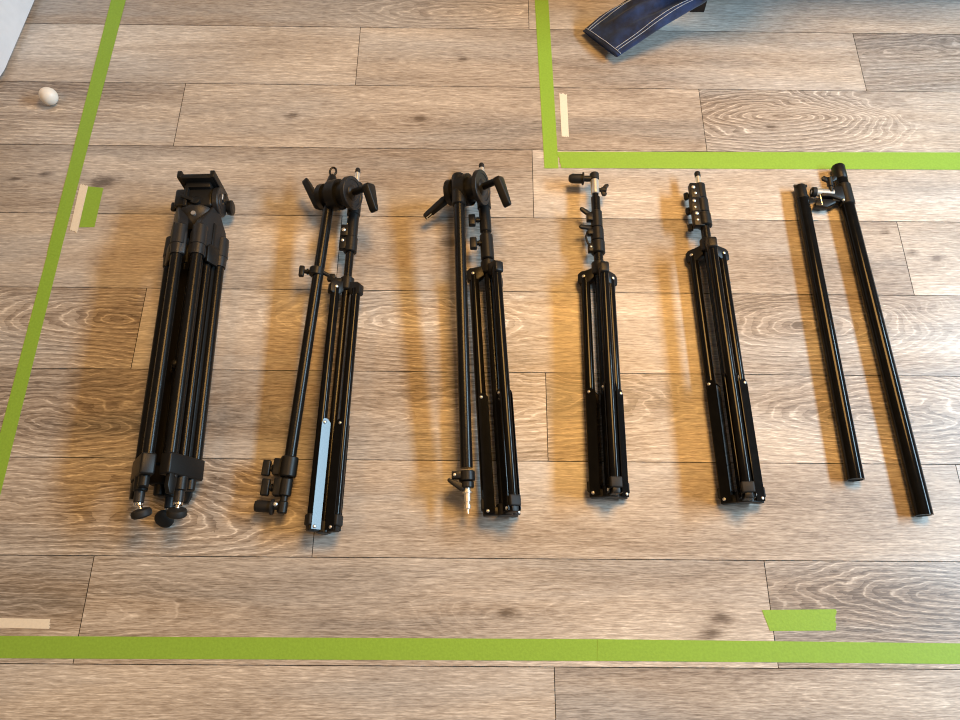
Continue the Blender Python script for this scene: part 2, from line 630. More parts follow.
def lever(root, p0, p1, w0, w1, th, face, name='lever', mat='matt', bev=.003):
    """tapered grip bar from p0 to p1; w half widths, th half thickness along face"""
    p0, p1 = Vector(p0), Vector(p1)
    ax = (p1 - p0).normalized()
    f = Vector(face)
    f = (f - ax * f.dot(ax)).normalized()
    e = ax.cross(f)
    l = (p1 - p0).length
    m = MB()
    m.prism([(-.006, -w0 * .8), (0, -w0), (l - w1, -w1), (l, -w1 * .5), (l, w1 * .5), (l - w1, w1), (0, w0), (-.006, w0 * .8)],
            p0, ax, e, f * th, bev, 3)
    return m.build(name, mat, root)


def folded_legs(root, F, roll, R, r, s_collar, s_mid, col_top, mat='gloss', colr=None, collar_h=.026, leg_bot=.012):
    """column, three folded legs with channel braces, and the two collars; returns height of the axis"""
    colr = colr or r
    th = [math.radians(90 + roll + k * 120) for k in range(3)]
    za = max(0, -min(math.sin(q) for q in th)) * R + r + .0042
    C = lambda s, q=0, rad=0: F(s, math.cos(q) * rad, za + math.sin(q) * rad)
    vec = lambda q: F.b * math.cos(q) + F.z * math.sin(q)
    MB().tube(C(.004), C(col_top), colr, bev=.001).build('column', 'tube', root)
    # lower collar with lugs
    m = MB()
    m.tube(C(-.002), C(.020), colr + .005, bev=.0015)
    for q in th:
        rad, tan = vec(q), vec(q + PI / 2)
        m.box(C(.007, q, (R + 2 * r) * .5 - .004), F.a * .0075, rad * ((R + r) * .5 - .003), tan * (r * .72), .002)
    m.build('lower_collar', 'matt', root)
    # top collar with lugs
    m = MB()
    m.tube(C(s_collar - .004), C(s_collar + collar_h), colr + .006, bev=.002)
    for q in th:
        rad, tan = vec(q), vec(q + PI / 2)
        m.prism([(-.019, R - r * .8), (-.019, R + r + .001), (-.016, R + r + .004), (.003, R + r + .004), (.009, R + r - .003), (.011, R - r), (.014, colr), (-.010, colr)],
                C(s_collar), F.a, rad, tan * (r * .86), .002)
    m.build('top_collar', 'matt', root)
    for k, q in enumerate(th):
        rad, tan = vec(q), vec(q + PI / 2)
        up = 1 if tan.z > 0.02 or (abs(tan.z) <= .02 and k == 0) else -1
        lg = MB().tube(C(leg_bot + .01, q, R), C(s_collar - .004, q, R), r, bev=.001).build('leg', mat, root)
        m = MB()
        m.box(C(leg_bot + .008, q, R), F.a * .0105, rad * (r + .0012), tan * (r + .0012), .003, 3)
        m.build('foot_cap', 'rubber', lg)
        # brace: channel open to the outside, the leg nests in it
        m = MB()
        sa, sb = .002, s_mid + .008
        for sg in (-1, 1):
            m.prism([(sa, R - r - .004), (sb - .008, R - r - .004), (sb, R - r + .003), (sb, R + .002), (sb - .010, R + r * .55), (sa, R + r * .55)],
                    C(0) + tan * sg * (r + .0021), F.a, rad, tan * .0008, .0004, 1)
        m.prism([(sa + .02, -1), (sb - .012, -1), (sb - .012, 1), (sa + .02, 1)], C(0, q, R - r - .0032), F.a, tan * (r + .002), rad * .0008)
        br = m.build('brace', mat, root)
        for s in (.007, s_mid):
            rivet(br, C(s, q, R - .001) + tan * up * (r + .003), tan * up)
        if k:
            rivet(root, C(s_collar - .004, q, R + r * .1) + tan * up * (r * .86), tan * up, .0036)
    return za


def grip_head(root, pl, pr, rl, rr, lv_l, lv_r, seg=36):
    """boom clamp of stacked discs from left centre pl to right centre pr with a lever at each end"""
    d = (pr - pl).normalized()
    l = (pr - pl).length
    h = MB()
    h.lathe(pl, d, [(0, rl * .8), (.002, rl), (.014, rl), (.016, rl * .78), (l * .34, rl * .78), (l * .34 + .001, rr * .92), (l * .62, rr * .92),
                    (l * .63, rr * .70), (l - .012, rr * .70)], seg)
    body = h.build('grip_head', 'matt', root)
    MB().lathe(pl, d, [(l - .011, rr * .9), (l - .0095, rr), (l - .001, rr), (l, rr * .97), (l, rr * .80), (l - .0015, rr * .77), (l - .0015, rr * .5), (l, rr * .46), (l + .003, rr * .3)], seg).build('clamp_disc', 'casting', body)
    m = MB()
    m.tube(pr - d * .004, lv_r[0], .0075)
    hub = m.build('lever_hub', 'matt', body)
    lever(body, lv_r[0], lv_r[1], lv_r[2], lv_r[3], .0085, d, 'grip_lever')
    m = MB()
    m.tube(pl + d * .004, lv_l[0], .0075)
    m.build('lever_hub', 'matt', body)
    lv = lever(body, lv_l[0], lv_l[1], lv_l[2], lv_l[3], .0075, d, 'grip_lever')
    return body, lv, d


def lock_collars(root, F, za, rows, mat='matt'):
    """stepped sleeves (s0, s1, r) along the column"""
    out = []
    for s0, s1, r in rows:
        out.append(MB().tube(F(s0, 0, za), F(s1, 0, za), r, bev=.0018, seg=24).build('lock_collar', mat, root))
    return out


# ---- boom stand with the arm slanting to the lower left (second from left)
def stand_eye():
    F = Fr(P(324, 533, .03), P(350, 255, .035))
    root = thing('boom_stand', 'folded black boom stand whose arm has a hook eye and ends in stacked clamps', 'light stand', F.o, 'folded boom stands')
    za0 = .034
    sc = F.s(344, 289, .04)
    za = folded_legs(root, F, -66, .0245, .0094, sc, F.s(336, 424, .05), F.s(355, 190, za0), colr=.0088)
    s = lambda y: F.s(352, y, za)
    cs = lock_collars(root, F, za, [(s(253), s(238), .0140), (s(238.5), s(212), .0125)])
    for y0, y1 in ((251, 239.5), (238, 227)):
        m = MB()
        m.box(F((s(y0) + s(y1)) / 2, -.0145, za + .004), F.a * (s(y1) - s(y0)) * .5, F.b * .0085, F.z * .007, .002)
        m.build('clamp_ear', 'matt', root)
    for y, r, t in ((232.5, .0044, -.0160), (243, .0036, -.0160), (226, .002, -.010), (219, .003, -.0085)):
        rivet(root, F(s(y), t, za + (.0113 if t < -.012 else .0068)), F.z, r)
    MB().tube(F(s(200), 0, za), F(s(172), 0, za), .0052).build('spigot', 'silver', root)
    MB().lathe(F(s(173), 0, za), F.a, [(0, .0058), (.008, .0058), (.012, .004), (.013, .001)]).build('spigot_cap', 'rubber', root)
    # boom arm
    a0, a1 = P(329.5, 200, .062), P(289.5, 462, .034)
    ad = (a0 - a1).normalized()
    arm = MB().tube(a1, a0 + ad * .012, .0112, seg=24).build('boom_arm', 'tube', root)
    pl, pr = P(321, 197, .058), P(353.5, 192.8, .092)
    d = (pr - pl).normalized()
    grip_head(root, pl, pr, .027, .0355, (P(319.5, 206, .050), P(304.5, 179.5, .058), .0135, .0055), (P(368.5, 187, .128), P(374.5, 212, .112), .0150, .0065))
    # socket on the column under the head
    m = MB()
    m.tube(F(s(216), 0, za), F(s(184), 0, za), .0145, bev=.002)
    m.build('head_socket', 'matt', root)
    # hook eye at the arm's upper end
    m = MB()
    e0 = P(331.2, 190, .064)
    ed = (P(333.6, 166, .066) - e0).normalized()
    m.lathe(e0 - ed * .01, ed, [(0, .0130), (.030, .0120), (.034, .0105), (.043, .0085), (.046, .0045), (.049, .003)], 18)
    ferr = m.build('arm_end_ferrule', 'matt', arm)
    c = e0 + ed * .0465
    n = ed.cross(F.z).normalized()
    m = MB()
    ring = [c + ed * math.cos(q) * .0105 + n * math.sin(q) * .0068 for q in np.linspace(0, 2 * PI, 29)]
    m.path(ring, .0024, 8)
    m.build('hook_eye', 'matt', arm)
    # ring clamp holding the arm to the stand
    rc = P(316.5, 272, .054)
    m = MB()
    m.tube(rc - ad * .009, rc + ad * .009, .0148, bev=.0015, seg=24)
    m.tube(rc + F.b * .012, P(341, 282, .036), .0042)
    m.box(P(331.5, 278, .045), F.a * .008, F.b * .008, F.z * .006, .002)
    m.prism([(-.006, -.010), (.012, -.012), (.006, -.004), (.006, .012), (-.006, .012)], P(336, 281, .048), F.a, F.b, F.z * .004, .001)
    m.build('ring_clamp', 'matt', root)
    t_knob(root, rc - F.b * .012, -F.b + F.z * .1, F.a, .013, .0125)
    # stacked end clamps
    q = lambda y: a1 + ad * ((P(289.5 - (y - 462) * .155, y, .034) - a1).dot(ad))
    ab = Vector((ad.y, -ad.x, 0)).normalized()
    m = MB()
    m.tube(q(477), q(457), .0165, bev=.002, seg=24)
    m.box((q(477) + q(459)) / 2 - ab * .016, ad * .016, ab * .012, F.z * .010, .003)
    m.build('end_clamp', 'matt', arm)
    m = MB()
    m.tube(q(496), q(478.5), .0122, bev=.002, seg=24)
    m.box((q(496) + q(479)) / 2 - ab * .013, ad * .017, ab * .009, F.z * .009, .003)
    m.build('end_clamp', 'matt', arm)
    t_knob(arm, (q(477) + q(462)) / 2 - ab * .026, -ab, ad, .008, .0150, .0055, thick=.0075)
    t_knob(arm, (q(497) + q(480)) / 2 - ab * .022, -ab, ad, .008, .0160, .0055, thick=.0075)
    m = MB()
    m.tube(q(513), q(494), .0070, bev=.001)
    m.tube(q(513) - ad * .0005, q(501), .0092, bev=.002)
    m.tube(q(507), q(507) - ab * .024, .0065)
    el = m.build('elbow_joint', 'matt', arm)
    rivet(arm, q(505) - ab * .013 + F.z * .0064, F.z, .0042)
    m = MB()
    g = q(507.5) - ab * .017
    m.lathe(g, -ab, [(0, .0075), (.001, .0150), (.004, .0150), (.0045, .0112), (.030, .0112), (.034, .0095), (.036, .004)], 24)
    m.build('swivel_knob', 'rubber', arm)


stand_eye()


# ---- boom stand with the upright arm (third from left)
def stand_lever():
    F = Fr(P(504.5, 516, .03), P(486, 236, .035))
    root = thing('boom_stand', 'folded black boom stand whose upright arm ends in a bright spigot below', 'light stand', F.o, 'folded boom stands')
    sc = F.s(487, 273, .04)
    za = folded_legs(root, F, -28, .0315, .0104, sc, F.s(494, 397, .05), F.s(481, 186, .038), colr=.0098)
    s = lambda y: F.s(485, y, za)
    lock_collars(root, F, za, [(s(260), s(235.5), .0142), (s(232.5), s(207), .0126)])
    for y in (244, 221):
        t_knob(root, F(s(y), -.011, za + .004), -F.b, F.a, .010, .0135, .0048, thick=.0075)
    MB().tube(F(s(195), 0, za), F(s(168), 0, za), .0056).build('spigot', 'silver', root)
    MB().lathe(F(s(168), 0, za), F.a, [(0, .0062), (.008, .0062), (.012, .0045), (.013, .001)]).build('spigot_cap', 'rubber', root)
    m = MB()
    m.tube(F(s(209), 0, za), F(s(183), 0, za), .0150, bev=.002)
    m.build('head_socket', 'matt', root)
    a0, a1 = P(458.6, 188, .088), P(466.5, 468, .05)
    ad = (a0 - a1).normalized()
    ab = Vector((ad.y, -ad.x, 0)).normalized()
    arm = MB().tube(a1, a0, .0118, seg=24).build('boom_arm', 'tube', root)
    m = MB()
    m.lathe(a0 - ad * .042, ad, [(0, .0130), (.002, .0150), (.066, .0150), (.073, .0125), (.075, .007)], 24)
    m.build('arm_end_cap', 'matt', arm)
    pl, pr = P(448.5, 193, .058), P(483.3, 187.2, .094)
    body, lv, d = grip_head(root, pl, pr, .028, .0375, (P(444, 201, .052), P(424.5, 217.5, .034), .0085, .0052), (P(498.5, 180, .134), P(508, 206.5, .118), .0140, .0065))
    # pale outlined mark on the left lever's end
    e0, e1 = P(444, 201, .052), P(424.5, 217.5, .034)
    ax = (e1 - e0).normalized()
    f = (d - ax * d.dot(ax)).normalized()
    f = f if f.z > 0 else -f
    e = ax.cross(f)
    L = (e1 - e0).length
    m = MB()
    o = e0 + f * .0079
    for (x0, y0, x1, y1) in ((L - .016, .0030, L - .003, .0030), (L - .004, -.003, L - .004, .003), (L - .016, -.003, L - .003, -.003)):
        c = o + ax * (x0 + x1) / 2 + e * (y0 + y1) / 2
        m.box(c, ax * (abs(x1 - x0) / 2 + .0009), e * (abs(y1 - y0) / 2 + .0009), f * .0003)
    m.build('outlined_mark', 'whitemark', lv, label='white outlined mark at the lever tip')
    # lower end of the arm
    q = lambda y: a1 + ad * ((P(466.5 + (y - 468) * .02, y, .05) - a1).dot(ad))
    m = MB()
    m.tube(q(481), q(471), .0155, bev=.0015, seg=24)
    m.tube(q(488), q(481.5), .0130, bev=.0015, seg=24)
    m.box((q(479) + q(472)) / 2 - ab * .018 + F.z * .004, ad * .007, ab * .010, F.z * .007, .002)
    cl = m.build('arm_collar', 'matt', arm)
    rivet(arm, q(475.5) - ab * .0225 + F.z * .0108, F.z, .0030)
    lever(arm, q(487) - ab * .010 + F.z * .004, P(447.5, 479.5, .052), .0075, .0035, .005, F.z, 'locking_lever')
    m = MB()
    m.lathe(q(485), -ad, [(0, .0062), (q(485) - q(493)).length and (.012, .0062), (.0125, .0088), (.0145, .0088), (.015, .0058), (.030, .0056), (.0305, .0042), (.036, .0042),
                          (.0365, .0058), (.043, .0058), (.044, .0022), (.052, .0020)], 18)
    m.build('end_spigot', 'silver', arm, label='bright metal spigot')


stand_lever()


# ---- light stand with the crossbar tip (fourth from left)
def stand_crossbar():
    F = Fr(P(610.5, 497, .03), P(598.5, 250, .037))
    root = thing('light_stand', 'folded black light stand with a short crossbar and wing knob at its tip', 'light stand', F.o, 'folded light stands')
    sc = F.s(600, 272, .04)
    za = folded_legs(root, F, -6, .0310, .0102, sc, F.s(603, 389, .05), F.s(596, 196, .038), colr=.0100)
    s = lambda y: F.s(598, y, za)
    lock_collars(root, F, za, [(s(254), s(242), .0150), (s(241.5), s(229), .0140), (s(228.5), s(212), .0126)])
    MB().tube(F(s(214), 0, za), F(s(194), 0, za), .0068).build('upper_tube', 'tube', root)
    MB().tube(F(s(194.5), 0, za), F(s(180.5), 0, za), .0094, bev=.001).build('tip_sleeve', 'silver', root, label='pale metal sleeve')
    MB().tube(F(s(181), 0, za), F(s(173.5), 0, za), .0104, bev=.0025).build('tip_cap', 'rubber', root)
    # crossbar to the left with its knob
    y = s(179)
    MB().tube(F(y, -.006, za), F(y, -.030, za), .0066).build('crossbar', 'matt', root)
    MB().lathe(F(y, -.024, za), -F.b, [(0, .006), (.0005, .0145), (.003, .0145), (.0035, .0108), (.026, .0108), (.032, .008), (.034, .004)], 24).build('crossbar_knob', 'rubber', root)
    wing_knob(root, F(s(190), .009, za), F.b, (F.a * 1 + F.z * .15 + F.b * .25), half=.0135, stem=.008)
    # levers and bolts on the left of the sleeves
    for (px, py, qx, qy) in ((591, 216, 580.5, 207.5), (590, 228, 579.5, 226)):
        c0 = F(s(py), -.011, za)
        dd = F.s(qx, qy, .04) - s(py)
        lever(root, c0, F(s(py) + dd, F.t(qx, qy, .045), za + .006), .0062, .0048, .0035, F.z, 'locking_lever')
    m = MB()
    m.path([F(s(232), -.012, za), F(s(233), -.022, za + .003), F(s(238), -.026, za + .003), F(s(244), -.022, za + .003), F(s(247), -.013, za)], .0025, 8)
    m.build('wire_latch', 'matt', root)
    for y0, y1 in ((253, 245), (236, 231), (222, 215)):
        m = MB()
        m.box(F((s(y0) + s(y1)) / 2, -.0150, za + .002), F.a * (s(y1) - s(y0)) * .5, F.b * .0070, F.z * .007, .002)
        m.build('clamp_ear', 'matt', root)
    rivet(root, F(s(249), -.0165, za + .0092), F.z, .0026)


stand_crossbar()


# ---- light stand with riveted clamp sleeve (fifth from left)
def stand_riveted():
    F = Fr(P(743.5, 502.5, .03), P(706, 232, .037))
    root = thing('light_stand', 'folded black light stand with six bright rivets on its upper clamps', 'light stand', F.o, 'folded light stands')
    sc = F.s(708.5, 249, .04)
    za = folded_legs(root, F, 7, .0335, .0106, sc, F.s(727, 380, .05), F.s(700, 190, .038), colr=.0098)
    s = lambda y: F.s(705, y, za)
    lock_collars(root, F, za, [(s(227), s(214.5), .0160), (s(214), s(200.5), .0145), (s(200), s(185), .0128)])
    MB().tube(F(s(186), 0, za), F(s(174), 0, za), .0056).build('spigot', 'silver', root)
    MB().lathe(F(s(177), 0, za), F.a, [(0, .0066), (.010, .0066), (.013, .005), (.014, .001)]).build('spigot_cap', 'rubber', root)
    m = MB()
    for y0, y1, w in ((228, 212, -.0140), (214, 199, -.0155), (201, 185.5, -.0130)):
        m.box(F((s(y0) + s(y1)) / 2, w, za + .003), F.a * (s(y1) - s(y0)) * .5, F.b * .0115, F.z * .0085, .0025)
    m.build('clamp_ear', 'matt', root)
    for y, t, r in ((190, -.0175, .0043), (196, -.0150, .0034), (203.5, -.0200, .0040), (210, -.0195, .0028), (216, -.0180, .0043), (222.5, -.0175, .0030)):
        rivet(root, F(s(y), t, za + .0115), F.z, r)
    for y in (193, 208, 224.5):
        t_knob(root, F(s(y), -.018, za - .006), -F.b * .75 - F.z * .6, F.a, .006, .0085, .004)


stand_riveted()


# ------------------------------------------------------------------ the two poles on the right
def poles():
    # long pole with clamp
    p0, p1 = P(837.5, 166, .0165), P(924, 515.5, .0165)
    F = Fr(p1, p0)
    root = thing('extension_pole', 'longest black pole, rightmost on the floor, with clamp near its upper end', 'pole', F.o)
    s = lambda y: F.s(840 + (y - 180) * .246, y, .0165)
    zc = .0166
    m = MB()
    m.lathe(F(0, 0, zc), F.a, [(.014, .0132), (0, .0136), (0, .0164), (s(206), .0150), (s(180), .0142), (s(180) + .0002, .0132), (F.L - .001, .0130)], 28)
    m.build('pole_tube', 'gloss', root)
    MB().tube(F(.001, 0, zc), F(.010, 0, zc), .0134, seg=24).build('end_plug', 'rubber', root)
    ztop = zc
    MB().lathe(F(s(180), 0, ztop), F.a, [(0, .0142), (.001, .0148), (.034, .0146), (.036, .0134), (.036, .0100), (.030, .0095)], 24).build('tube_cap', 'matt', root)
    cl = MB()
    cl.tube(F(s(206), 0, ztop), F(s(186), 0, ztop), .0170, bev=.0015, seg=28)
    cl.prism([(.016, 0), (.016, -.012), (.009, -.034), (.009, -.052), (-.010, -.052), (-.010, -.034), (-.020, -.012), (-.020, 0)], F(s(195.5), -.008, ztop + .006), F.a, F.b, F.z * .0085, .003)
    clamp = cl.build('pole_clamp', 'matt', root)
    rivet(clamp, F(s(203), -.0135, ztop + .012), -F.b * .6 + F.z * .8, .0035)
    k0 = P(831.5, 192, .030)
    k1 = P(829.5, 181, .034)
    wing_knob(clamp, k0, k1 - k0, F.b, half=.0155, stem=(k1 - k0).length, name='wing_knob')
    y = s(193.5)
    u = P(811.5, 192, .024)
    v = P(833, 193.5, .024)
    ax = (u - v).normalized()
    MB().tube(v, u, .0090, seg=24).build('socket_spigot', 'silver', clamp, label='pale metal cylinder')
    MB().lathe(u + ax * -.010, ax, [(0, .0094), (.001, .0112), (.009, .0112), (.011, .009), (.0112, .006), (.004, .005)], 24).build('spigot_end', 'rubber', clamp)
    # lower jaw with pin
    m = MB()
    jo = P(824, 204.5, .016)
    m.prism([(-.024, -.010), (.002, -.012), (.024, .001), (.024, .010), (-.006, .010), (-.020, .004)], jo, ax * -1, Vector((-ax.y, ax.x, 0)) * -1, F.z * .009, .003)
    m.box(P(836, 200, .018), ax * .012, F.a * .008, F.z * .008, .002)
    m.build('clamp_jaw', 'matt', clamp)
    MB().tube(P(820.3, 196, .026), P(822.3, 205, .024), .0022).build('jaw_pin', 'chrome', clamp)
    # short pole
    q0, q1 = P(799.5, 186.5, .0160), P(855.5, 480, .0160)
    G = Fr(q1, q0)
    root = thing('extension_pole', 'shorter black pole with tabbed end cap, left of the longest pole', 'pole', G.o)
    m = MB()
    m.lathe(G(0, 0, zc), G.a, [(.014, .0130), (0, .0133), (0, .0161), (G.L - .030, .0140)], 28)
    m.build('pole_tube', 'gloss', root)
    MB().tube(G(.001, 0, zc), G(.010, 0, zc), .0133, seg=24).build('end_plug', 'rubber', root)
    m = MB()
    m.lathe(G(G.L - .036, 0, zc), G.a, [(0, .0142), (.006, .0142), (.006, .0128), (.034, .0124), (.036, .0115), (.036, .009), (.031, .0085)], 24)
    for t in (-.012, .011):
        m.box(G(G.L - .002, t, zc + .004), G.a * .003, G.b * .0035, G.z * .0025, .001)
    m.build('end_cap', 'matt', root)


poles()


# ------------------------------------------------------------------ bulky tripod with fluid head (leftmost)
def tripod():
    F = Fr(P(168.5, 474, .045), P(200, 225, .05))
    root = thing('video_tripod', 'bulky black tripod with fluid head and round feet, leftmost in the row', 'tripod', F.o)
    za, rho, w, r = .056, .0400, .0300, .0112
    roll = -4
    s = lambda y, z=.05: F.s(186, y, z)
    s0, s1 = s(466), s(262)
    vec = lambda q: F.b * math.cos(q) + F.z * math.sin(q)
    C = lambda sv, q=0, rad=0, tn=0: F(sv, 0, za) + vec(q) * rad + vec(q + PI / 2) * tn
    angs = [math.radians(a + roll) for a in (30, 150, 270)]
    feet = [(F.s(175, 516, .045), 0), (F.s(141, 513, .05), 1), (F.s(162, 521, .02), 2)]
    for k, q in enumerate(angs):
        rad, tan = vec(q), vec(q + PI / 2)
        m = MB()
        for sg in (-1, 1):
            m.tube(C(s0, q, rho, sg * w), C(s1, q, rho, sg * w), r, seg=20)
        m.tube(C(s0, q, rho - .002, 0), C(s1 - .02, q, rho - .002, 0), r * .72, seg=16)
        lg = m.build('leg', 'tube', root)
        m = MB()
        for sg in (-1, 1):
            m.box(C((s0 + s1) / 2 - .005, q, rho - .003, sg * w * .54), F.a * ((s1 - s0) / 2 - .01), rad * .0035, tan * .0042, .001)
        m.build('leg_rail', 'matt', lg)
        # top casting and lower clamp of the leg
        m = MB()
        m.prism([(-.036, -w - .0135), (-.036, w + .0135), (.012, w + .0135), (.046, w + .004), (.076, w * .55), (.092, w * .3), (.092, -w * .3), (.076, -w * .55), (.046, -w - .004), (.012, -w - .0135)],
                C(s1 + .022, q, rho - .003), F.a, tan, rad * .0105, .004, 3)
        for sg in (-1, 1):
            m.lathe(C(s1 - .014, q, rho, sg * w), F.a, [(0, .0135), (.022, .0145), (.023, .0160), (.066, .0150), (.070, .011)], 20)
        cast = m.build('leg_shoulder', 'casting', root)
        m = MB()
        m.box(C(s1 + .040, q, rho + .0085, 0), F.a * .034, tan * .0042, rad * .0014, .001)
        m.build('shoulder_slot', 'matt', cast)
        m = MB()
        m.prism([(-.022, -.014), (-.022, .014), (.012, .016), (.020, .010), (.020, -.010), (.012, -.016)], C(s1 + .000, q, rho + .0095), F.a, tan, rad * .0036, .002)
        m.build('shoulder_panel', 'matt', cast)
        m = MB()
        m.box(C(s0 - .008, q, rho, 0), F.a * .020, tan * (w + .0118), rad * .0128, .004, 3)
        m.tube(C(s0 - .052, q, rho, 0), C(s0 - .020, q, rho, 0), .0125, bev=.002)
        m.tube(C(s0 - .048, q, rho, -w * .75), C(s0 - .020, q, rho, -w * .75), .0095, bev=.002)
        m.build('leg_clamp', 'matt', lg)
        m = MB()
        m.prism([(.004, -.008), (.004, .010), (-.026, .012), (-.040, .006), (-.040, -.004), (-.022, -.007)],
                C(s0 - .022, q, rho + .006, w * (.85 if k != 1 else .85)), F.a, tan * (1), rad * .0055, .002)
        m.build('clamp_lever', 'matt', lg)
        rivet(lg, C(s0 - .030, q, rho + .012, w * .8), rad, .003, mat='casting')
        # foot
        sf = feet[k][0]
        c = C(s0 - .045, q, rho, 0)
        m = MB()
        m.tube(C(s0 - .072, q, rho, 0), C(s0 - .045, q, rho, 0), .0092, bev=.001)
        m.build('foot_tube', 'casting', lg)
        m = MB()
        m.tube(C(s0 - .086, q, rho, 0) + F.b * (0, .007, -.005)[k], C(s0 - .070, q, rho, 0), .0042)
        m.tube(C(s0 - .078, q, rho, 0), C(s0 - .072, q, rho, 0), .0085, bev=.001)
        m.build('foot_stem', 'chrome', lg)
        tilt = [F.a * 1 + F.b * .15 + F.z * .55, F.a * 1 - F.b * .22 + F.z * .45, F.a * .75 + F.b * .1 - F.z * .75][k]
        fo = C(s0 - .091, q, rho, 0) + F.b * (0, .008, -.006)[k]
        m = MB()
        tn_ = tilt.normalized()
        m.lathe(fo - tn_ * .008, tn_, [(0, .010), (.001, .0145), (.004, .0175), (.010, .0178), (.014, .0160), (.016, .0105), (.0165, .006)], 28)
        m.build('foot', 'rubber', lg)
    # spreader in the middle
    m = MB()
    m.tube(C(s(374)), C(s(366)), .016, bev=.002)
    m.tube(C(s(372)), C(s(340)), .006)
    m.box(C((s0 + s1) / 2) - F.z * .020, F.a * ((s1 - s0) / 2 - .01), F.b * .033, F.z * .005, .003)
    m.tube(C(s(460)) + F.z * .008, C(s(376)) + F.z * .012, .0075)
    m.tube(C(s(376)) + F.z * .012, C(s(290)) + F.z * .008, .0075)
    m.build('spreader', 'matt', root)
    rivet(root, C(s(370), math.radians(90 + roll), .032), vec(math.radians(90 + roll)), .006, .004, name='spreader_bolt', mat='casting')
    MB().tube(C(s(370), 0, 0), C(s(370), math.radians(90 + roll), .032), .007).build('spreader_post', 'matt', root)
    # bowl
    sb = s(225)
    MB().lathe(C(sb - .03), F.a, [(0, .026), (.012, .034), (.030, .040), (.040, .0435), (.046, .0435), (.047, .040), (.050, .040), (.051, .0375), (.056, .037)], 40).build('bowl', 'casting', root)
    m = MB()
    for a_ in (90 + roll, 210 + roll, 330 + roll):
        q = math.radians(a_)
        m.tube(C(sb - .002, q, .034), C(sb - .002, q, .0435), .0048)
    m.build('bowl_bolt', 'rivet', root)
    # fluid head
    H = lambda sv, t, z: F(sv, t, z)
    sh = s(203, .07)
    zc = .066
    hd = MB()
    hd.tube(H(sh - .028, 0, za), H(sh + .004, 0, za), .034, bev=.003, seg=36)
    hd.box(H(sh, -.004, zc), F.a * .022, F.b * .040, F.z * .026, .006, 3)
    hd.box(H(sh, -.018, zc + .006), F.a * .026, F.b * .004, F.z * .027, .002, 2)
    head = hd.build('fluid_head', 'matt', root)
    MB().lathe(H(sh + .002, .034, zc), F.b, [(0, .028), (.003, .0315), (.012, .0315), (.014, .030), (.014, .020), (.0155, .019), (.0155, .006), (.013, .005)], 40).build('drag_drum', 'casting', head)
    m = MB()
    m.box(H(sh + .012, .0497, zc + .006), F.a * .006, F.b * .0004, F.z * .0014)
    m.build('drum_mark', 'whitemark', head, label='white dash printed on the drum')
    # quick release platform standing across the head
    sp = sh + .036
    m = MB()
    m.box(H(sp, .005, zc + .006), F.a * .0055, F.b * .034, F.z * .043, .002)
    for t in (-.029, .039):
        m.box(H(sp + .004, t, zc + .006), F.a * .0085, F.b * .005, F.z * .045, .002)
    m.box(H(sp - .009, .005, zc + .004), F.a * .008, F.b * .026, F.z * .030, .003)
    pf = m.build('head_platform', 'matt', head)
    m = MB()
    m.box(H(sp + .0065, .005, zc + .004), F.a * .004, F.b * .026, F.z * .034, .0015)
    m.build('quick_release_plate', 'rubber', pf)
    # knobs
    t_knob(head, H(sh - .004, -.040, zc - .004), -F.b, F.a, .010, .010, .006)
    m = MB()
    m.lathe(H(sh + .008, .044, zc - .030), F.b, [(0, .008), (.006, .008), (.006, .015), (.012, .0165), (.016, .0165), (.018, .013), (.018, .005)], 24)
    m.box(H(sh + .018, .046, zc - .018), F.a * .012, F.b * .006, F.z * .012, .003)
    m.build('handle_rosette', 'matt', head)
    m = MB()
    m.lathe(H(sh - .014, .004, zc + .024), F.z + F.a * .2, [(0, .006), (.004, .006), (.004, .010), (.010, .010), (.011, .008)], 18)
    m.prism([(-.004, -.003), (.022, -.005), (.024, .003), (-.004, .004)], H(sh - .012, -.004, zc + .033), -F.b + F.a * .5, F.a, F.z * .003, .001)
    m.build('tilt_lock_lever', 'matt', head)


tripod()


# ------------------------------------------------------------------ egg
def egg():
    c = P(48, 95.5, .021)
    ax = (P(54, 101, .021) - P(42, 90, .021))
    ax.z = 0
    ax.normalize()
    m = MB()
    n = 28
    prof = []
    for i in range(n + 1):
        q = PI * i / n
        x = -math.cos(q) * .0218
        prof.append((x, .0198 * math.sin(q) * (1 - .10 * math.cos(q))))
    c.z = max(p_[1] for p_ in prof) + .0002
    m.lathe(c, ax, prof, 32)
    o = m.build('egg', 'egg', None, angle=180)
    tag(o, 'small white egg lying on the floor left of the green tape line', 'egg')
    for v in o.data.vertices:
        v.co -= Vector((c.x, c.y, 0))
    o.location = (c.x, c.y, 0)


egg()


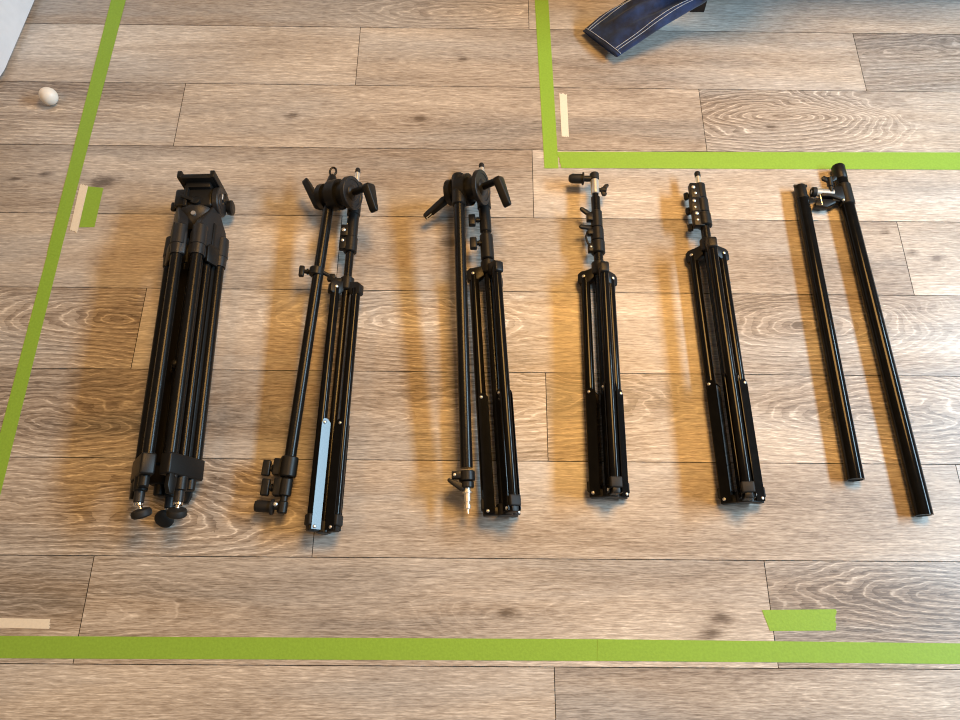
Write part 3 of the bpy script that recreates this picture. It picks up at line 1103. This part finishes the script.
# ------------------------------------------------------------------ sofa corner with foot, jeans over it, white sheet
def sofa():
    fx = P(697, 14, 0)
    xa, xb, ya = fx.x - .055, fx.x + 1.75, 1.535
    root = thing('sofa', 'sofa almost wholly above the frame, its dark foot beside the jeans', 'sofa', ((xa + xb) / 2, ya + .4, 0))
    cx, hx = (xa + xb) / 2, (xb - xa) / 2
    m = MB()
    m.box((cx, ya + .43, .245), (hx, 0, 0), (0, .40, 0), (0, 0, .09), .03, 4)
    m.build('sofa_base', 'sofa', root)
    m = MB()
    m.box((cx, ya + .075, .29), (hx, 0, 0), (0, .075, 0), (0, 0, .135), .035, 4)
    m.build('backrest', 'sofa', root)
    for k in (-.5, .5):
        m = MB()
        m.box((cx + k * (hx - .12), ya + .50, .38), (hx * .5 - .065, 0, 0), (0, .33, 0), (0, 0, .05), .04, 4)
        m.build('seat_cushion', 'sofa', root)
    for k in (xa + .07, xb - .07):
        m = MB()
        m.box((k, ya + .46, .30), (.07, 0, 0), (0, .36, 0), (0, 0, .14), .035, 4)
        m.build('armrest', 'sofa', root)
    for x_ in (fx.x, xb - .06):
        for y_ in (fx.y + .024, ya + .78):
            m = MB()
            f = 1 if y_ < ya + .3 else 0
            m.rings([[(x_ + sx * w_, y_ + dy + sy * w_, z_) for sx, sy in ((-1, -1), (1, -1), (1, 1), (-1, 1))] for w_, dy, z_ in ((.018, 0, 0), (.019, .003 * f, .004), (.025, .065 * f, .170))])
            m.build('foot', 'darkwood', root)


sofa()


def spline(pts, n):
    pts = [Vector(p) for p in pts]
    out = []
    ext = [pts[0] * 2 - pts[1]] + pts + [pts[-1] * 2 - pts[-2]]
    for i in range(n + 1):
        u = i / n * (len(pts) - 1)
        k = min(int(u), len(pts) - 2)
        t = u - k
        a, b, c, d = ext[k:k + 4]
        out.append(0.5 * ((2 * b) + (c - a) * t + (2 * a - 5 * b + 4 * c - d) * t * t + (3 * b - a - 3 * c + d) * t ** 3))
    return out


def jeans():
    n = 80
    V = Vector
    left = spline([P(583, 31, .012), P(597, 20, .030), P(612, 10, .05), P(627, 0, .07), P(642, -12, .10), V((.46, 1.445, .22)), V((.52, 1.475, .36)), V((.55, 1.51, .456)), V((.57, 1.61, .46))], n)
    right = spline([P(617, 57, .022), P(636, 44, .046), P(664, 25, .075), P(690, 10, .095), P(708, 0, .108), P(724, -12, .135), V((.68, 1.445, .24)), V((.74, 1.475, .36)), V((.77, 1.51, .456)), V((.79, 1.61, .46))], n)
    root_loc = (left[0] + right[0]) / 2
    root_loc.z = 0
    root = thing('jeans', 'dark blue denim trouser leg with pale stitching hanging down from the sofa', 'jeans', root_loc)
    m = MB()
    K = 40
    rings, inner = [], []
    seams = {'f0': [], 'f1': [], 'g0': [], 'g1': []}

    def pt(i, ang, shrink=0.0):
        u = i / n
        a, b = left[i], right[i]
        c = (a + b) / 2
        ex = (b - a) / 2
        al = (left[min(i + 1, n)] + right[min(i + 1, n)] - left[max(i - 1, 0)] - right[max(i - 1, 0)]).normalized()
        nz = ex.cross(al).normalized()
        if nz.dot(Vector((0, -.7, .7))) < 0:
            nz = -nz
        hgt = .010 + .012 * min(1, u * 5)
        x = math.cos(ang)
        y = math.sin(ang)
        fold = .006 * math.sin(x * 5 + u * 9) * min(1, u * 6) + .005 * math.sin(x * 9 - u * 16) * min(1, u * 6)
        # one deep crease along the middle of the leg
        fold -= .010 * math.exp(-((x - .05 - .5 * u) / .15) ** 2) * min(1, u * 4)
        yy = math.copysign(abs(y) ** .75, y) * hgt
        return c + ex * x * (1 - shrink) + nz * (yy * (1 - shrink * 3) + (fold if y > 0 else fold * .3) * abs(y))

    for i in range(n + 1):
        rings.append([pt(i, 2 * PI * k / K) for k in range(K)])
    # inside of the hem
    inn = [[pt(i, 2 * PI * k / K, .06) for k in range(K)] for i in (10, 4, 0)]
    # lift anything that would pass under the floor
    for r in rings + inn:
        for p in r:
            p.z = max(p.z, .0012)
    m.rings([inn[0], inn[1], inn[2]] + rings, cap0=True, cap1=True)
    body = m.build('trouser_leg', 'denim', root, angle=180)
    # stitch lines: hem and two double seams
    def stitched(pts, name='stitching'):
        mm = MB()
        mm.path(pts, .0011, 6)
        return mm

    def onsurf(i, ang, lift=.0007):
        p = pt(i, ang)
        q = pt(i, ang, .02)
        d = (p - q)
        p = p + (d.normalized() if d.length > 1e-6 else Vector((0, 0, 1))) * lift
        p.z = max(p.z, .002)
        return p

    mm = MB()
    for a_ in (.62, .80):
        mm.path([onsurf(i, a_) for i in range(2, n + 1)], .0007, 6)
    for a_ in (2.36, 2.54):
        mm.path([onsurf(i, a_) for i in range(2, n + 1)], .0007, 6)
    mm.build('seam_stitching', 'thread', body, angle=180)
    mm = MB()
    mm.path([onsurf(2, a_) for a_ in np.linspace(.1, PI - .1, 40)], .0007, 6)
    mm.build('hem_stitching', 'thread', body, angle=180)


jeans()


def sheet():
    e = spline([P(-34, 98, .012), P(-8, 84, .012), P(3, 72, .012), P(10, 57, .012), P(22.5, 28, .012), P(34.5, 0, .012)], 30)
    d = (e[-1] - e[-6]).normalized()
    e += [e[-1] + d * (.05 * k) for k in range(1, 14)]
    m = MB()
    rings = []
    J = 30
    for i, p in enumerate(e):
        row = []
        for j in range(J + 1):
            v = j / J
            q = p + Vector((-.09 * v + .016 * math.sin(i * .42 + v * 2) * min(1, v * 2), .01 * v, 0))
            q.z = p.z + .85 * v
            row.append(q)
        rings.append(row)
    bm = m.bm
    for dz in (0.0, -.004):
        vs = [[bm.verts.new(p + Vector((dz, 0, 0))) for p in r] for r in rings]
        for a, b in zip(vs[:-1], vs[1:]):
            for k in range(J):
                bm.faces.new((a[k], a[k + 1], b[k + 1], b[k]))
        if dz == 0:
            top = vs
    bot = vs
    per = lambda g: [g[i][0] for i in range(len(g))] + [g[-1][j] for j in range(1, J + 1)] + [g[i][J] for i in range(len(g) - 2, -1, -1)] + [g[0][j] for j in range(J - 1, 0, -1)]
    pa, pb = per(top), per(bot)
    for i in range(len(pa)):
        k = (i + 1) % len(pa)
        bm.faces.new((pa[i], pa[k], pb[k], pb[i]))
    o = m.build('cloth_sheet', 'sheet', None, angle=60)
    tag(o, 'pale grey white cloth hanging down into the top left corner beside the egg', 'cloth')
    c = Vector((e[18].x, e[18].y, 0))
    for v in o.data.vertices:
        v.co -= c
    o.location = c


sheet()

#S1#

# ------------------------------------------------------------------ light
def area(name, loc, target, sx, sy, energy, col, shape='RECTANGLE', spread=PI):
    l = bpy.data.lights.new(name, 'AREA')
    l.shape = shape
    l.size, l.size_y = sx, sy
    l.energy = energy
    l.color = col
    l.spread = spread
    o = bpy.data.objects.new(name, l)
    o.location = loc
    o.rotation_euler = (Vector(target) - Vector(loc)).to_track_quat('-Z', 'Y').to_euler()
    COL.objects.link(o)
    return o


area('window_daylight', (3.0, 0.72, 2.02), (0.2, 0.6, 0.2), 2.2, 0.36, 152, (0.53, 0.78, 0.98))
area('ceiling_lamp', (0.60, 1.42, 2.45), (0.42, 0.50, 0), 1.05, 1.05, 29.5, (1.0, 0.53, 0.15), 'DISK', math.radians(115))
area('ceiling_lamp', (-1.8, 0.05, 2.45), (-1.3, 0.1, 0), 0.9, 0.9, 13, (1.0, 0.53, 0.15), 'DISK')

wd = bpy.data.worlds.new('room_ambient')
SC.world = wd
wd.use_nodes = True
wd.node_tree.nodes['Background'].inputs[0].default_value = (1.0, 0.95, 0.88, 1)
wd.node_tree.nodes['Background'].inputs[1].default_value = 0.10

SC.cycles.filter_width = 1.1
SC.view_settings.view_transform = 'Standard'
SC.view_settings.look = 'None'
SC.view_settings.gamma = 1
SC.view_settings.exposure = 0.04
SC.view_settings.use_curve_mapping = False
